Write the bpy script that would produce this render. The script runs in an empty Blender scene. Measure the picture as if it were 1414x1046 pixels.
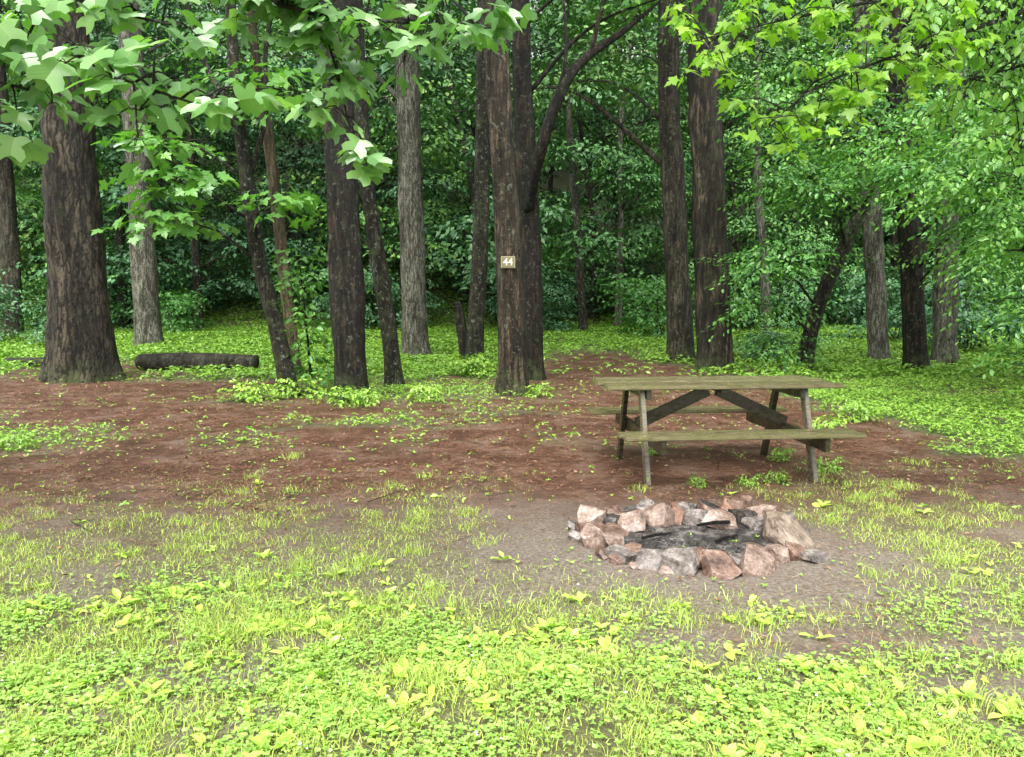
import bpy, math, bmesh
import numpy as np
from mathutils import Vector, Matrix, noise as mnoise
R = np.random.default_rng(44)
scene = bpy.context.scene
col = scene.collection

# ------------------------------------------------------------ helpers
def new_mesh(name, V, faces=None, loops=None, starts=None, uv=None, smooth=False):
    me = bpy.data.meshes.new(name)
    if faces is not None:
        starts = np.cumsum([0]+[len(f) for f in faces])[:-1]
        loops = np.concatenate([np.asarray(f) for f in faces])
    V = np.asarray(V, dtype=np.float32)
    me.vertices.add(len(V)); me.vertices.foreach_set("co", V.ravel())
    me.loops.add(len(loops)); me.loops.foreach_set("vertex_index", np.asarray(loops, dtype=np.int32))
    me.polygons.add(len(starts)); me.polygons.foreach_set("loop_start", np.asarray(starts, dtype=np.int32))
    me.update(calc_edges=True)
    if uv is not None:
        l = me.uv_layers.new(name="leafuv"); l.data.foreach_set("uv", np.asarray(uv, dtype=np.float32).ravel())
    me.polygons.foreach_set("use_smooth", np.full(len(starts), smooth))
    me.validate()
    return me

def add(name, data, mat=None, parent=None, loc=None, label=None, category=None, kind=None, group=None):
    o = bpy.data.objects.new(name, data)
    col.objects.link(o)
    if mat is not None and data is not None and len(data.materials) == 0:
        data.materials.append(mat)
    if loc is not None: o.location = loc
    if parent is not None: o.parent = parent
    if label: o["label"] = label
    if category: o["category"] = category
    if kind: o["kind"] = kind
    if group: o["group"] = group
    return o

_tab = R.random((256, 256))
def vn(x, y, s, seed=0):
    x = np.asarray(x)/s + seed*17.3; y = np.asarray(y)/s + seed*9.7
    xi = np.floor(x).astype(int); yi = np.floor(y).astype(int)
    fx = x-xi; fy = y-yi; fx = fx*fx*(3-2*fx); fy = fy*fy*(3-2*fy)
    a = _tab[xi & 255, yi & 255]; b = _tab[(xi+1) & 255, yi & 255]
    c = _tab[xi & 255, (yi+1) & 255]; d = _tab[(xi+1) & 255, (yi+1) & 255]
    return (a*(1-fx)+b*fx)*(1-fy)+(c*(1-fx)+d*fx)*fy
def fbm(x, y, s, seed=0):
    return (vn(x, y, s, seed)*.5+vn(x, y, s*.45, seed+1)*.3+vn(x, y, s*.2, seed+2)*.2)
def ss(a, b, x):
    t = np.clip((np.asarray(x)-a)/(b-a), 0, 1); return t*t*(3-2*t)
def blob(x, y, cx, cy, rx, ry):
    return np.exp(-(((x-cx)/rx)**2+((y-cy)/ry)**2))

def H(x, y):
    x = np.asarray(x, dtype=float); y = np.asarray(y, dtype=float)
    t = np.maximum(0, y-29.5-1.5*np.sin(x*.21))
    hill = .52*t*t/(t+4)
    hill = np.where(y > 78, .52*48*48/52, hill)+.032*np.maximum(0, y-19)*(y < 78)+1.89*(y >= 78)
    return .05*(fbm(x, y, 2.3, 3)-.5)+.03*(vn(x, y, .5, 5)-.5)*ss(30, 3, y)+hill + .5*(fbm(x, y, 9, 8)-.5)*ss(27, 36, y)

def zones(x, y):
    n1 = fbm(x, y, .9, 11)-.5; n2 = fbm(x, y, .35, 21)-.5; n3 = fbm(x, y, 3, 31)-.5
    n4 = fbm(x, y, .16, 51)-.5
    yy = y+n1*1.8+n2*.9
    g = ss(4.9, 3.2, yy+.25*np.clip(x, 0, 2)*(x < 2.4))
    g = np.maximum(g, .62*ss(.3, -.6, x+n1)*ss(7.0, 4.3, yy)*ss(-.14, .14, n1+n2+n4*.8+.03))
    g = np.maximum(g, .85*blob(x+n2*.3, y, -.62, 5.1, .2, .9))
    g = np.maximum(g, .75*ss(1.8, 2.4, x+n1*.8)*ss(7.1, 5.2, yy)*ss(-.16, .10, n1+n2+n4*.4+.04))
    g = np.maximum(g, .5*blob(x, y, 2.3, 5.9, .5, .2))
    g = g*(1-.97*np.clip(blob(x+n1*.5, y+n2*.3, 1.2, 3.22, .75, .16)*1.6, 0, 1))
    g = g*(1-.9*np.clip(blob(x+n1*.5, y+n2*.3, 1.85, 2.8, .45, .16)*1.5, 0, 1))
    g = g*(1-np.clip(1.6*blob(x, y, 1.12, 4.5, .93, .76), 0, 1))
    g = g*(1-.7*np.clip(1.3*blob(x+n2*.4, y+n1*.4, .1, 4.6, .38, .6), 0, 1))
    g = g*(.3+.7*ss(-.24, -.04, n1+n2*.5+n4*.6+.15*ss(4.2, 3.0, y)*ss(2.2, .8, x)))
    c = ss(13.6, 15.2, yy+.5*n3)
    c = np.maximum(c, ss(4.1, 4.9, x+n1*1.2)*ss(6.6, 7.6, yy))
    c = np.maximum(c, .95*blob(x+n1, y+n2, -1.6, 12.4, 1.7, 1.1))
    c = np.maximum(c, .8*blob(x+n1, y+n2, -4.0, 11.2, .6, .35))
    c = np.maximum(c, .9*blob(x+n1, y, -5.4, 7.9, .9, .6))
    c = np.maximum(c, .4*ss(.05, .18, n1+n3*.5)*ss(7, 9, y)*ss(3.6, 1.5, x))
    c = c*(1-.97*np.clip(1.8*blob(x+n1*2, y, 2.0, 16.5, 1.9, 4.6), 0, 1))
    c = c*(1-.9*np.clip(1.5*blob(x+n1*2, y, -8.3, 16.0, 2.3, 2.6), 0, 1))
    c = c*(1-.9*np.clip(1.4*blob(x+n1*2, y, -8.5, 12, 3.5, 2.0), 0, 1))
    c = c*ss(-.38, -.1, n1+n2*.6)
    c = c*(1-ss(29, 33, y)*.6)
    d = np.clip(ss(3.9, 6.0, yy)*(1-c)*(1-.4*g), 0, 1)
    d = np.maximum(d, .5*(1-g)*(1-c)*ss(-.1, .15, n1-n2))
    d = d*(1-.85*np.clip(1.5*blob(x+n1*.6, y, .9, 4.2, 1.7, 1.0), 0, 1))
    return np.clip(g, 0, 1), np.clip(c, 0, 1), np.clip(d, 0, 1)

# ------------------------------------------------------------ materials
def nmat(name):
    m = bpy.data.materials.new(name); m.use_nodes = True
    nt = m.node_tree; nt.nodes.clear()
    return m, nt, nt.nodes, nt.links
def ramp(nodes, stops):
    r = nodes.new("ShaderNodeValToRGB"); e = r.color_ramp.elements
    e[0].position = stops[0][0]; e[0].color = (*stops[0][1], 1)
    e[1].position = stops[-1][0]; e[1].color = (*stops[-1][1], 1)
    for p, c in stops[1:-1]:
        q = e.new(p); q.color = (*c, 1)
    return r
def tex(nodes, links, kind, scale, vec, detail=4, rough=.6, sc=None):
    if sc is not None:
        mp = nodes.new("ShaderNodeMapping"); mp.inputs["Scale"].default_value = sc
        links.new(vec, mp.inputs["Vector"]); vec = mp.outputs["Vector"]
    if kind == "noise":
        t = nodes.new("ShaderNodeTexNoise"); t.inputs["Detail"].default_value = detail; t.inputs["Roughness"].default_value = rough
    else:
        t = nodes.new("ShaderNodeTexVoronoi")
        if kind == "edge": t.feature = 'DISTANCE_TO_EDGE'
    t.inputs["Scale"].default_value = scale
    links.new(vec, t.inputs["Vector"])
    return t
def mixc(nodes, links, fac, a, b, mode='MIX'):
    m = nodes.new("ShaderNodeMix"); m.data_type = 'RGBA'; m.blend_type = mode
    if isinstance(fac, (int, float)): m.inputs[0].default_value = fac
    else: links.new(fac, m.inputs[0])
    for v, i in ((a, 6), (b, 7)):
        if isinstance(v, tuple): m.inputs[i].default_value = (*v, 1)
        else: links.new(v, m.inputs[i])
    return m.outputs[2]
def mth(nodes, links, op, a, b=None, c=None):
    m = nodes.new("ShaderNodeMath"); m.operation = op
    for v, i in ((a, 0), (b, 1), (c, 2)):
        if v is None: continue
        if isinstance(v, (int, float)): m.inputs[i].default_value = v
        else: links.new(v, m.inputs[i])
    return m.outputs[0]
def ramp_fac(N, L, x, a, b):
    m = N.new("ShaderNodeMapRange"); m.clamp = True
    m.inputs[1].default_value = a; m.inputs[2].default_value = b
    L.new(x, m.inputs[0]); return m.outputs[0]

def leaf_mat(name, stops, rough=.42, trans=.35, veins=False, spec=.5, tint=(1.2, 1.5, .5)):
    m, nt, N, L = nmat(name)
    geo = N.new("ShaderNodeNewGeometry"); oi = N.new("ShaderNodeObjectInfo")
    r = ramp(N, stops)
    f = mth(N, L, 'ADD', mth(N, L, 'MULTIPLY', geo.outputs["Random Per Island"], .65), mth(N, L, 'MULTIPLY', oi.outputs["Random"], .35))
    L.new(f, r.inputs[0]); c = r.outputs[0]
    p = N.new("ShaderNodeBsdfPrincipled")
    if veins:
        u = N.new("ShaderNodeUVMap"); u.uv_map = "leafuv"
        s = N.new("ShaderNodeSeparateXYZ"); L.new(u.outputs[0], s.inputs[0])
        ax = mth(N, L, 'ABSOLUTE', s.outputs[0])
        mid = mth(N, L, 'LESS_THAN', ax, .016)
        q = mth(N, L, 'FRACT', mth(N, L, 'MULTIPLY', mth(N, L, 'SUBTRACT', s.outputs[1], mth(N, L, 'MULTIPLY', ax, .9)), 7.0))
        side = mth(N, L, 'LESS_THAN', q, .10)
        v = mth(N, L, 'MAXIMUM', mid, mth(N, L, 'MULTIPLY', side, .6))
        c = mixc(N, L, mth(N, L, 'MULTIPLY', v, .45), c, (.36, .5, .2))
        b = N.new("ShaderNodeBump"); b.inputs["Strength"].default_value = .7; b.inputs["Distance"].default_value = .008
        L.new(q, b.inputs["Height"]); L.new(b.outputs[0], p.inputs["Normal"])
    L.new(c, p.inputs["Base Color"])
    p.inputs["Roughness"].default_value = rough; p.inputs["Specular IOR Level"].default_value = spec
    o = N.new("ShaderNodeOutputMaterial")
    if trans <= 0:
        L.new(p.outputs[0], o.inputs[0]); return m
    t = N.new("ShaderNodeBsdfTranslucent")
    L.new(mixc(N, L, 1.0, c, tint, 'MULTIPLY'), t.inputs[0])
    mx = N.new("ShaderNodeMixShader"); mx.inputs[0].default_value = trans
    L.new(p.outputs[0], mx.inputs[1]); L.new(t.outputs[0], mx.inputs[2])
    L.new(mx.outputs[0], o.inputs[0])
    return m

def bark_mat(name, dark, mid, light, patch=None, scale=9, stretch=.22, bump=1.0, moss=.0, rough=.5, plates=.25, lichen=0., k=.74, base_moss=.7):
    dark, mid, light = [(c[0]*k*.97, c[1]*k, c[2]*k*.90) for c in (dark, mid, light)]
    if patch: patch = tuple(q*(k+.15) for q in patch)
    m, nt, N, L = nmat(name)
    tc = N.new("ShaderNodeTexCoord"); v = tc.outputs["Object"]
    w = tex(N, L, "noise", 3, v, 5, .7)
    add_ = N.new("ShaderNodeVectorMath"); add_.operation = 'MULTIPLY_ADD'
    L.new(w.outputs["Color"], add_.inputs[0]); add_.inputs[1].default_value = (.16, .16, .7); L.new(v, add_.inputs[2])
    vv = add_.outputs[0]
    e = tex(N, L, "edge", scale*1.6, vv, sc=(1, 1, stretch*.7))
    n = tex(N, L, "noise", scale*2.4, vv, 7, .72, sc=(1, 1, stretch*.45))
    fine = tex(N, L, "noise", scale*7, v, 4, .75, sc=(1, 1, .3))
    big = tex(N, L, "noise", 1.5, v, 6, .72, sc=(1.8, 1.8, .4))
    hgt = mth(N, L, 'ADD', mth(N, L, 'MULTIPLY', mth(N, L, 'MINIMUM', e.outputs[0], .3), plates*1.3),
              mth(N, L, 'ADD', mth(N, L, 'MULTIPLY', n.outputs[0], 1.25), mth(N, L, 'MULTIPLY', fine.outputs[0], .35)))
    r = ramp(N, [(.68, dark), (.88, mid), (1.08, light)]); L.new(hgt, r.inputs[0])
    c = mixc(N, L, ramp_fac(N, L, big.outputs[0], .42, .58), r.outputs[0], (.30, .28, .26), 'MULTIPLY')
    if patch:
        pn = tex(N, L, "noise", 2.6, v, 7, .7, sc=(1, 1, .3))
        c = mixc(N, L, mth(N, L, 'MULTIPLY', ramp_fac(N, L, pn.outputs[0], .54, .62), ramp_fac(N, L, hgt, .75, 1.0)), c, patch)
    mn = tex(N, L, "noise", 5, v, 6, .75)
    if moss > 0:
        c = mixc(N, L, mth(N, L, 'MULTIPLY', ramp_fac(N, L, mn.outputs[0], .52, .64), moss), c, (.065, .085, .03))
    if base_moss > 0:
        sz = N.new("ShaderNodeSeparateXYZ"); L.new(v, sz.inputs[0])
        c = mixc(N, L, mth(N, L, 'MULTIPLY', mth(N, L, 'MULTIPLY', ramp_fac(N, L, sz.outputs[2], .55, .05), ramp_fac(N, L, mn.outputs[0], .42, .58)), base_moss), c, (.07, .10, .03))
    if lichen > 0:
        ln_ = tex(N, L, "noise", 14, v, 5, .7)
        c = mixc(N, L, mth(N, L, 'MULTIPLY', ramp_fac(N, L, ln_.outputs[0], .58, .63), lichen), c, (.24, .27, .20))
    p = N.new("ShaderNodeBsdfPrincipled"); L.new(c, p.inputs["Base Color"])
    p.inputs["Roughness"].default_value = rough; p.inputs["Specular IOR Level"].default_value = .25
    b = N.new("ShaderNodeBump"); b.inputs["Strength"].default_value = bump; b.inputs["Distance"].default_value = .08
    L.new(hgt, b.inputs["Height"]); L.new(b.outputs[0], p.inputs["Normal"])
    o = N.new("ShaderNodeOutputMaterial"); L.new(p.outputs[0], o.inputs[0])
    return m

G_tulip = leaf_mat("tulip_leaf", [(0, (.08, .20, .055)), (.5, (.16, .34, .10)), (.85, (.28, .47, .15)), (1, (.40, .52, .09))], rough=.28, veins=True, trans=.33, spec=.65)
G_maple = leaf_mat("maple_leaf", [(0, (.15, .31, .03)), (.6, (.27, .46, .05)), (1, (.40, .56, .06))], rough=.4, trans=.5, tint=(1.2, 1.5, .5))
G_small = leaf_mat("small_leaf", [(0, (.12, .29, .05)), (.6, (.22, .43, .07)), (1, (.36, .53, .08))], rough=.4, trans=.45, tint=(1.1, 1.5, .5))
G_sap = leaf_mat("sapling_leaf", [(0, (.06, .17, .035)), (.6, (.13, .30, .06)), (1, (.26, .46, .09))], rough=.36, trans=.35)
G_mid = leaf_mat("understory_leaf", [(0, (.038, .115, .027)), (.6, (.09, .25, .052)), (1, (.23, .43, .08))], rough=.36, trans=.3)
G_back = leaf_mat("hillside_leaf", [(0, (.024, .075, .022)), (.55, (.075, .20, .05)), (.85, (.16, .33, .07)), (1, (.26, .44, .09))], rough=.46, trans=.0, spec=.35)
G_dark = leaf_mat("shrub_leaf", [(0, (.018, .06, .024)), (.6, (.055, .15, .058)), (1, (.14, .28, .11))], rough=.42, trans=.0, spec=.35)
G_cover = leaf_mat("cover_leaf", [(0, (.11, .23, .03)), (.6, (.22, .39, .05)), (1, (.38, .55, .09))], rough=.4, trans=.2)
G_clover = leaf_mat("clover_leaf", [(0, (.18, .35, .06)), (.6, (.33, .53, .10)), (1, (.50, .67, .17))], rough=.45, trans=.2)
G_grass = leaf_mat("grass_blade", [(0, (.24, .38, .06)), (.6, (.43, .56, .11)), (.9, (.60, .65, .20)), (1, (.62, .54, .32))], rough=.45, trans=.2)
G_plant = leaf_mat("plantain_leaf", [(0, (.24, .43, .06)), (.6, (.40, .59, .09)), (1, (.57, .70, .14))], rough=.35, trans=.25)
G_needle = leaf_mat("dry_needle", [(0, (.05, .022, .012)), (.5, (.18, .080, .045)), (.9, (.31, .16, .095)), (1, (.42, .28, .18))], rough=.5, trans=0.0)
G_dead = leaf_mat("dead_leaf", [(0, (.05, .026, .016)), (.6, (.20, .10, .055)), (.96, (.34, .21, .12)), (1, (.7, .42, .04))], rough=.4, trans=0.0)

B_pine = bark_mat("pine_bark", (.006, .005, .0035), (.034, .027, .019), (.15, .12, .09), scale=7, stretch=.35, moss=.2, plates=.7)
B_black = bark_mat("wet_black_bark", (.005, .0042, .003), (.021, .017, .012), (.085, .067, .046), patch=(.095, .062, .038), scale=8, moss=.2, lichen=.3)
B_red = bark_mat("peeling_bark", (.012, .009, .006), (.062, .045, .031), (.20, .15, .105), patch=(.20, .145, .095), scale=8, stretch=.12, moss=.25, lichen=.4)
B_grey = bark_mat("grey_bark", (.028, .026, .021), (.12, .112, .092), (.31, .30, .255), patch=(.27, .27, .22), scale=11, stretch=.25, moss=.3, lichen=.7, plates=.5, k=.95)
B_brown = bark_mat("furrowed_bark", (.011, .009, .006), (.056, .046, .033), (.18, .155, .115), scale=8, stretch=.2, moss=.4, lichen=.4, plates=.4)
B_tan = bark_mat("flaking_bark", (.008, .0065, .0045), (.038, .031, .022), (.14, .115, .08), patch=(.24, .19, .12), scale=7, stretch=.22, moss=.3)
B_thin = bark_mat("mossy_bark", (.010, .008, .005), (.036, .031, .021), (.12, .112, .075), patch=(.18, .19, .13), scale=14, stretch=.4, moss=.7, lichen=.7)
B_log = bark_mat("log_bark", (.025, .021, .017), (.11, .10, .08), (.26, .245, .205), scale=10, stretch=1.6, moss=.4, lichen=.4, base_moss=0)

# ------------------------------------------------------------ leaf geometry
def tmpl(half, midrib, polys, fold=.12, droop=.12):
    k = len(midrib); h = len(half)
    pts = [(0, y) for y in midrib]+list(half)+[(-x, y) for x, y in half]
    T = np.array([(x, y, fold*abs(x)-droop*y*y-.25*x*x) for x, y in pts])
    F = []
    for p in polys:
        F.append(list(p)[::-1])
        F.append([(i if i < k else i+h) for i in p])
    return T, F
T_tulip = tmpl([(.2, -.07), (.40, -.05), (.60, .12), (.48, .24), (.30, .42), (.44, .56), (.52, .78), (.36, .99), (.18, .84)],
               [0, .4, .74], [(0, 3, 4, 5, 6, 7, 1), (1, 7, 8, 9, 10, 11, 2)], fold=.22, droop=.26)
T_maple = tmpl([(.14, -.06), (.40, -.10), (.30, .10), (.40, .16), (.66, .40), (.46, .40), (.42, .52), (.20, .46), (.24, .66), (.13, .78)],
               [0, .4, 1.0], [(0, 3, 4, 5, 6, 7, 8, 9, 10, 1), (1, 10, 11, 12, 2)], fold=.15, droop=.2)
T_oval = tmpl([(.17, .18), (.26, .45), (.17, .78)], [0, 1.0], [(0, 2, 3, 4, 1)], fold=.2, droop=.12)
T_rhomb = tmpl([(.3, .45)], [0, 1.0], [(0, 2, 1)], fold=.2, droop=.15)
T_round = tmpl([(.34, .2), (.48, .6), (.28, .95)], [0, .92], [(0, 2, 3, 4, 1)], fold=.18, droop=.05)
T_lance = tmpl([(.13, .15), (.27, .45), (.22, .75)], [0, 1.0], [(0, 2, 3, 4, 1)], fold=.25, droop=.35)

def norm(a):
    return a/np.maximum(1e-9, np.linalg.norm(a, axis=1, keepdims=True))
def leaves(name, P, D, Nn, S, T, smooth=False):
    tv, tf = T
    D = norm(D); Sd = norm(np.cross(D, Nn)); Nn = np.cross(Sd, D)
    S = S[:, None, None]
    V = P[:, None, :]+S*(tv[None, :, 0:1]*Sd[:, None]+tv[None, :, 1:2]*D[:, None]+tv[None, :, 2:3]*Nn[:, None])
    n, k = len(P), len(tv)
    fl = np.concatenate([np.array(f) for f in tf]); ln = np.array([len(f) for f in tf])
    loops = (fl[None, :]+(np.arange(n)*k)[:, None]).ravel()
    st0 = np.concatenate([[0], np.cumsum(ln)[:-1]])
    starts = (st0[None, :]+(np.arange(n)*len(fl))[:, None]).ravel()
    uv = np.tile(tv[fl][:, :2], (n, 1))
    return new_mesh(name, V.reshape(-1, 3), loops=loops, starts=starts, uv=uv, smooth=smooth)

def sprays(clumps, size, m, Ls, base=(0, 0, 0), droop=.15, flat=.35):
    PP = []; DD = []; NN = []; SS = []
    for (cx, cy, cz, rx, rz, n) in clumps:
        q = R.normal(size=(n, 3)); q = norm(q)*(R.random((n, 1))**.45)
        pos = np.array([cx, cy, cz])+q*np.array([rx, rx, rz])
        ang = np.arctan2(q[:, 1], q[:, 0])+R.normal(size=n)*.9
        el = -droop+R.normal(size=n)*.22
        D = np.stack([np.cos(ang), np.sin(ang), el], 1); D = norm(D)
        side = norm(np.cross(D, np.array([0, 0, 1.]))); L = Ls*(.6+.8*R.random(n))
        up = norm(np.cross(side, D)); tilt = R.normal(size=(n, 1))*.25; side = side+up*tilt
        s = (np.arange(m)+R.random((n, m)))/m
        sg = np.where(np.arange(m) % 2 == 0, 1., -1.)[None, :]
        w = sg*(.08+.42*R.random((n, m)))*np.sqrt(1-s*.8)*L[:, None]*.75
        P = pos[:, None]+D[:, None]*(s*L[:, None])[..., None]+side[:, None]*w[..., None]
        P[..., 2] -= .28*droop*(s**2)*L[:, None]+R.random((n, m))*.04*L[:, None]+.25*w*w/L[:, None]
        d = D[:, None]*.6+side[:, None]*(sg*.8)[..., None]+R.normal(size=(n, m, 3))*.3; d[..., 2] -= .3
        nn = np.array([0, 0, 1.])+R.normal(size=(n, m, 3))*flat+D[:, None]*.35
        PP.append(P.reshape(-1, 3)); DD.append(d.reshape(-1, 3)); NN.append(nn.reshape(-1, 3))
        SS.append((size*(.65+.7*R.random((n, m)))).ravel())
    return np.concatenate(PP)-np.array(base), np.concatenate(DD), np.concatenate(NN), np.concatenate(SS)

# ------------------------------------------------------------ tubes
def catmull(pts, rad, step):
    pts = np.array(pts, float); rad = np.array(rad, float)
    P = np.vstack([2*pts[0]-pts[1], pts, 2*pts[-1]-pts[-2]]); Rr = np.concatenate([[rad[0]], rad, [rad[-1]]])
    out = []; ro = []
    for i in range(1, len(P)-2):
        seg = np.linalg.norm(P[i+1]-P[i]); n = max(2, int(seg/step))
        for j in range(n):
            t = j/n
            a = .5*((2*P[i])+(-P[i-1]+P[i+1])*t+(2*P[i-1]-5*P[i]+4*P[i+1]-P[i+2])*t*t+(-P[i-1]+3*P[i]-3*P[i+1]+P[i+2])*t**3)
            out.append(a); ro.append(Rr[i]*(1-t)+Rr[i+1]*t)
    out.append(P[-2]); ro.append(Rr[-2])
    return np.array(out), np.array(ro)
def tube(pts, rad, seg=12, step=.2, rough=.08, flare=0, lobes=5, seed=0., closed=True):
    C, r = catmull(pts, rad, step)
    n = len(C); T = norm(np.gradient(C, axis=0))
    u = np.cross(T[0], [0, 1, 0]) if abs(T[0][1]) < .9 else np.cross(T[0], [1, 0, 0])
    u /= np.linalg.norm(u); V = []
    a = np.arange(seg)/seg*2*np.pi
    for i in range(n):
        u = u-T[i]*np.dot(u, T[i]); u /= np.linalg.norm(u); v = np.cross(T[i], u)
        hgt = C[i][2]-C[0][2]
        for k in range(seg):
            d = u*math.cos(a[k])+v*math.sin(a[k])
            q = Vector((math.cos(a[k])*1.6+seed, math.sin(a[k])*1.6, C[i][2]*.9+C[i][0]*.5))
            q2 = Vector((math.cos(a[k])*5+seed, math.sin(a[k])*5, C[i][2]*2.6))
            rr = r[i]*(1+rough*mnoise.noise(q)*2+rough*mnoise.noise(q2))
            if flare and hgt < 1.2:
                f = math.exp(-max(hgt, 0)*3.6)
                rr *= 1+flare*f*(.45+.8*(.5+.5*math.sin(a[k]*lobes+seed*3+math.sin(a[k]*2+seed)))**1.5)
            V.append(C[i]+d*rr)
    F = []
    for i in range(n-1):
        for k in range(seg):
            k2 = (k+1) % seg
            F.append((i*seg+k, i*seg+k2, (i+1)*seg+k2, (i+1)*seg+k))
    if closed:
        F.append(tuple(range(seg))[::-1]); F.append(tuple((n-1)*seg+k for k in range(seg)))
    return V, F
def merge(parts):
    V = []; F = []; o = 0
    for v, f in parts:
        V.extend(v); F.extend([tuple(i+o for i in q) for q in f]); o += len(v)
    return V, F

def tree(name, label, category, path, rad, bark, clumps=(), lmat=None, lsize=.14, T=T_rhomb, m=16, Ls=.9, flare=.35, lobes=5,
         limbs=(), droop=.15, autolimb=True, seg=20, step=.14, group=None, rough=.07):
    bx, by = path[0][0], path[0][1]; bz = float(H(bx, by))-.06
    base = np.array([bx, by, bz]); rad = [r_*.84 for r_ in rad]
    path = [np.array(p, float)+np.array([0, 0, bz]) for p in path]
    e = add(name, None, loc=base, label=label, category=category, group=group)
    sd = bx*3.7+by
    parts = [tube([p-base for p in path], rad, seg=seg, step=step, flare=flare, lobes=lobes, seed=sd, rough=rough)]
    for lp, lr in limbs:
        parts.append(tube([np.array(p)-np.array([bx, by, bz]) for p in lp], lr, seg=9, step=.12, seed=sd+1, rough=.14))
    if autolimb:
        C, rr = catmull(path, rad, .3)
        for (cx, cy, cz, rx, rz, n) in clumps:
            c = np.array([cx, cy, cz]); dd = np.linalg.norm(C[:, :2]-c[:2], axis=1)
            want = cz-.45*dd; j = int(np.argmin(np.abs(C[:, 2]-want)+.2*dd)); s = C[j]
            mid = (s+c)/2+np.array([R.normal()*.15, R.normal()*.15, .12*np.linalg.norm(c-s)])
            r0 = min(rr[j]*.3, .014+.010*np.linalg.norm(c-s))
            parts.append(tube([s-base, mid-base, c-base], [r0, r0*.6, r0*.25], seg=6, step=.3, rough=.1))
            for kk in range(5):
                q = R.normal(size=3); q /= np.linalg.norm(q); q[2] = abs(q[2])*.4
                en = c+q*np.array([rx, rx, rz])*.9
                parts.append(tube([c-base, (c+en)/2-base+R.normal(size=3)*.06, en-base], [r0*.35, r0*.2, .005], seg=4, step=.4, rough=0))
    V, F = merge(parts)
    add("trunk", new_mesh(name+"_trunk", V, faces=F, smooth=True), bark, parent=e)
    if len(clumps):
        P, D, Nn, S = sprays(clumps, lsize, m, Ls, base=base, droop=droop)
        add("crown", leaves(name+"_crown", P, D, Nn, S, T), lmat, parent=e)
    return e

def top_clumps(x, y, z0, z1, r, n, per):
    out = []
    for i in range(n):
        a = R.random()*6.28; q = r*math.sqrt(R.random()); z = z0+(z1-z0)*R.random()
        out.append((x+q*math.cos(a), y+q*math.sin(a), z, 1.3, .6, per))
    return out

# ------------------------------------------------------------ ground
def axis(fine0, fine1, step, lo, hi, g=1.13):
    a = list(np.arange(fine0, fine1+1e-6, step)); s = step; x = a[-1]
    while x < hi: s = min(s*g, 4); x += s; a.append(x)
    s = step; x = a[0]; b = []
    while x > lo: s = min(s*g, 4); x -= s; b.append(x)
    return np.array(b[::-1]+a)
gx = axis(-4.2, 4.2, .04, -120, 120, 1.025); gy = axis(2.0, 8, .04, -40, 140, 1.02)
X, Y = np.meshgrid(gx, gy); Z = H(X, Y)
Gm, Cm, Dm = zones(X, Y)
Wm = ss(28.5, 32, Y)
nx, ny = len(gx), len(gy)
ii = np.arange(ny-1)[:, None]*nx+np.arange(nx-1)[None, :]
quads = np.stack([ii, ii+1, ii+1+nx, ii+nx], -1).reshape(-1, 4)
gme = new_mesh("ground", np.stack([X, Y, Z], -1).reshape(-1, 3), loops=quads.ravel(), starts=np.arange(len(quads))*4, smooth=True)
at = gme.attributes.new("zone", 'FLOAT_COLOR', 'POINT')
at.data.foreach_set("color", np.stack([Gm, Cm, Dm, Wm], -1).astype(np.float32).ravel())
m, nt, N, L = nmat("forest_ground")
tc = N.new("ShaderNodeTexCoord"); v = tc.outputs["Object"]
za = N.new("ShaderNodeAttribute"); za.attribute_name = "zone"
sp = N.new("ShaderNodeSeparateColor"); L.new(za.outputs["Color"], sp.inputs[0])
n_f = tex(N, L, "noise", 45, v, 7, .75); n_m = tex(N, L, "noise", 2.2, v, 8, .78); n_s = tex(N, L, "noise", 140, v, 3, .7)
s1 = tex(N, L, "noise", 34, v, 4, .7, sc=(1, 6, 1)); s2 = tex(N, L, "noise", 28, v, 4, .7, sc=(6, 1.3, 1))
st = mth(N, L, 'MAXIMUM', s1.outputs[0], s2.outputs[0])
dirt = ramp(N, [(.3, (.09, .072, .056)), (.5, (.235, .195, .155)), (.72, (.47, .41, .345))]); L.new(n_f.outputs[0], dirt.inputs[0])
duff = ramp(N, [(.42, (.030, .014, .008)), (.56, (.135, .060, .034)), (.70, (.28, .145, .085)), (.8, (.42, .28, .18))]); L.new(st, duff.inputs[0])
duff2 = mixc(N, L, ramp_fac(N, L, n_m.outputs[0], .44, .60), duff.outputs[0], (.50, .47, .45), 'MULTIPLY')
duff2 = mixc(N, L, mth(N, L, 'MULTIPLY', ramp_fac(N, L, n_m.outputs[0], .50, .36), .5), duff2, dirt.outputs[0])
soil = ramp(N, [(.35, (.065, .072, .026)), (.6, (.18, .175, .07)), (.75, (.32, .29, .155))]); L.new(n_f.outputs[0], soil.inputs[0])
csoil = ramp(N, [(.35, (.03, .05, .014)), (.6, (.09, .15, .03)), (.75, (.17, .25, .055))]); L.new(n_f.outputs[0], csoil.inputs[0])
c = mixc(N, L, sp.outputs[2], dirt.outputs[0], duff2)
c = mixc(N, L, mth(N, L, 'MULTIPLY', sp.outputs[0], .85), c, soil.outputs[0])
c = mixc(N, L, mth(N, L, 'MULTIPLY', sp.outputs[1], .9), c, csoil.outputs[0])
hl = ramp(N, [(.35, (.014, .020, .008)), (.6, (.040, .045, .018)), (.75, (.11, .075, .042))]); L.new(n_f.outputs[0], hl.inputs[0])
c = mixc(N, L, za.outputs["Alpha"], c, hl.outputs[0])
p = N.new("ShaderNodeBsdfPrincipled"); L.new(c, p.inputs["Base Color"]); p.inputs["Roughness"].default_value = .55; p.inputs["Specular IOR Level"].default_value = .25
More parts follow.
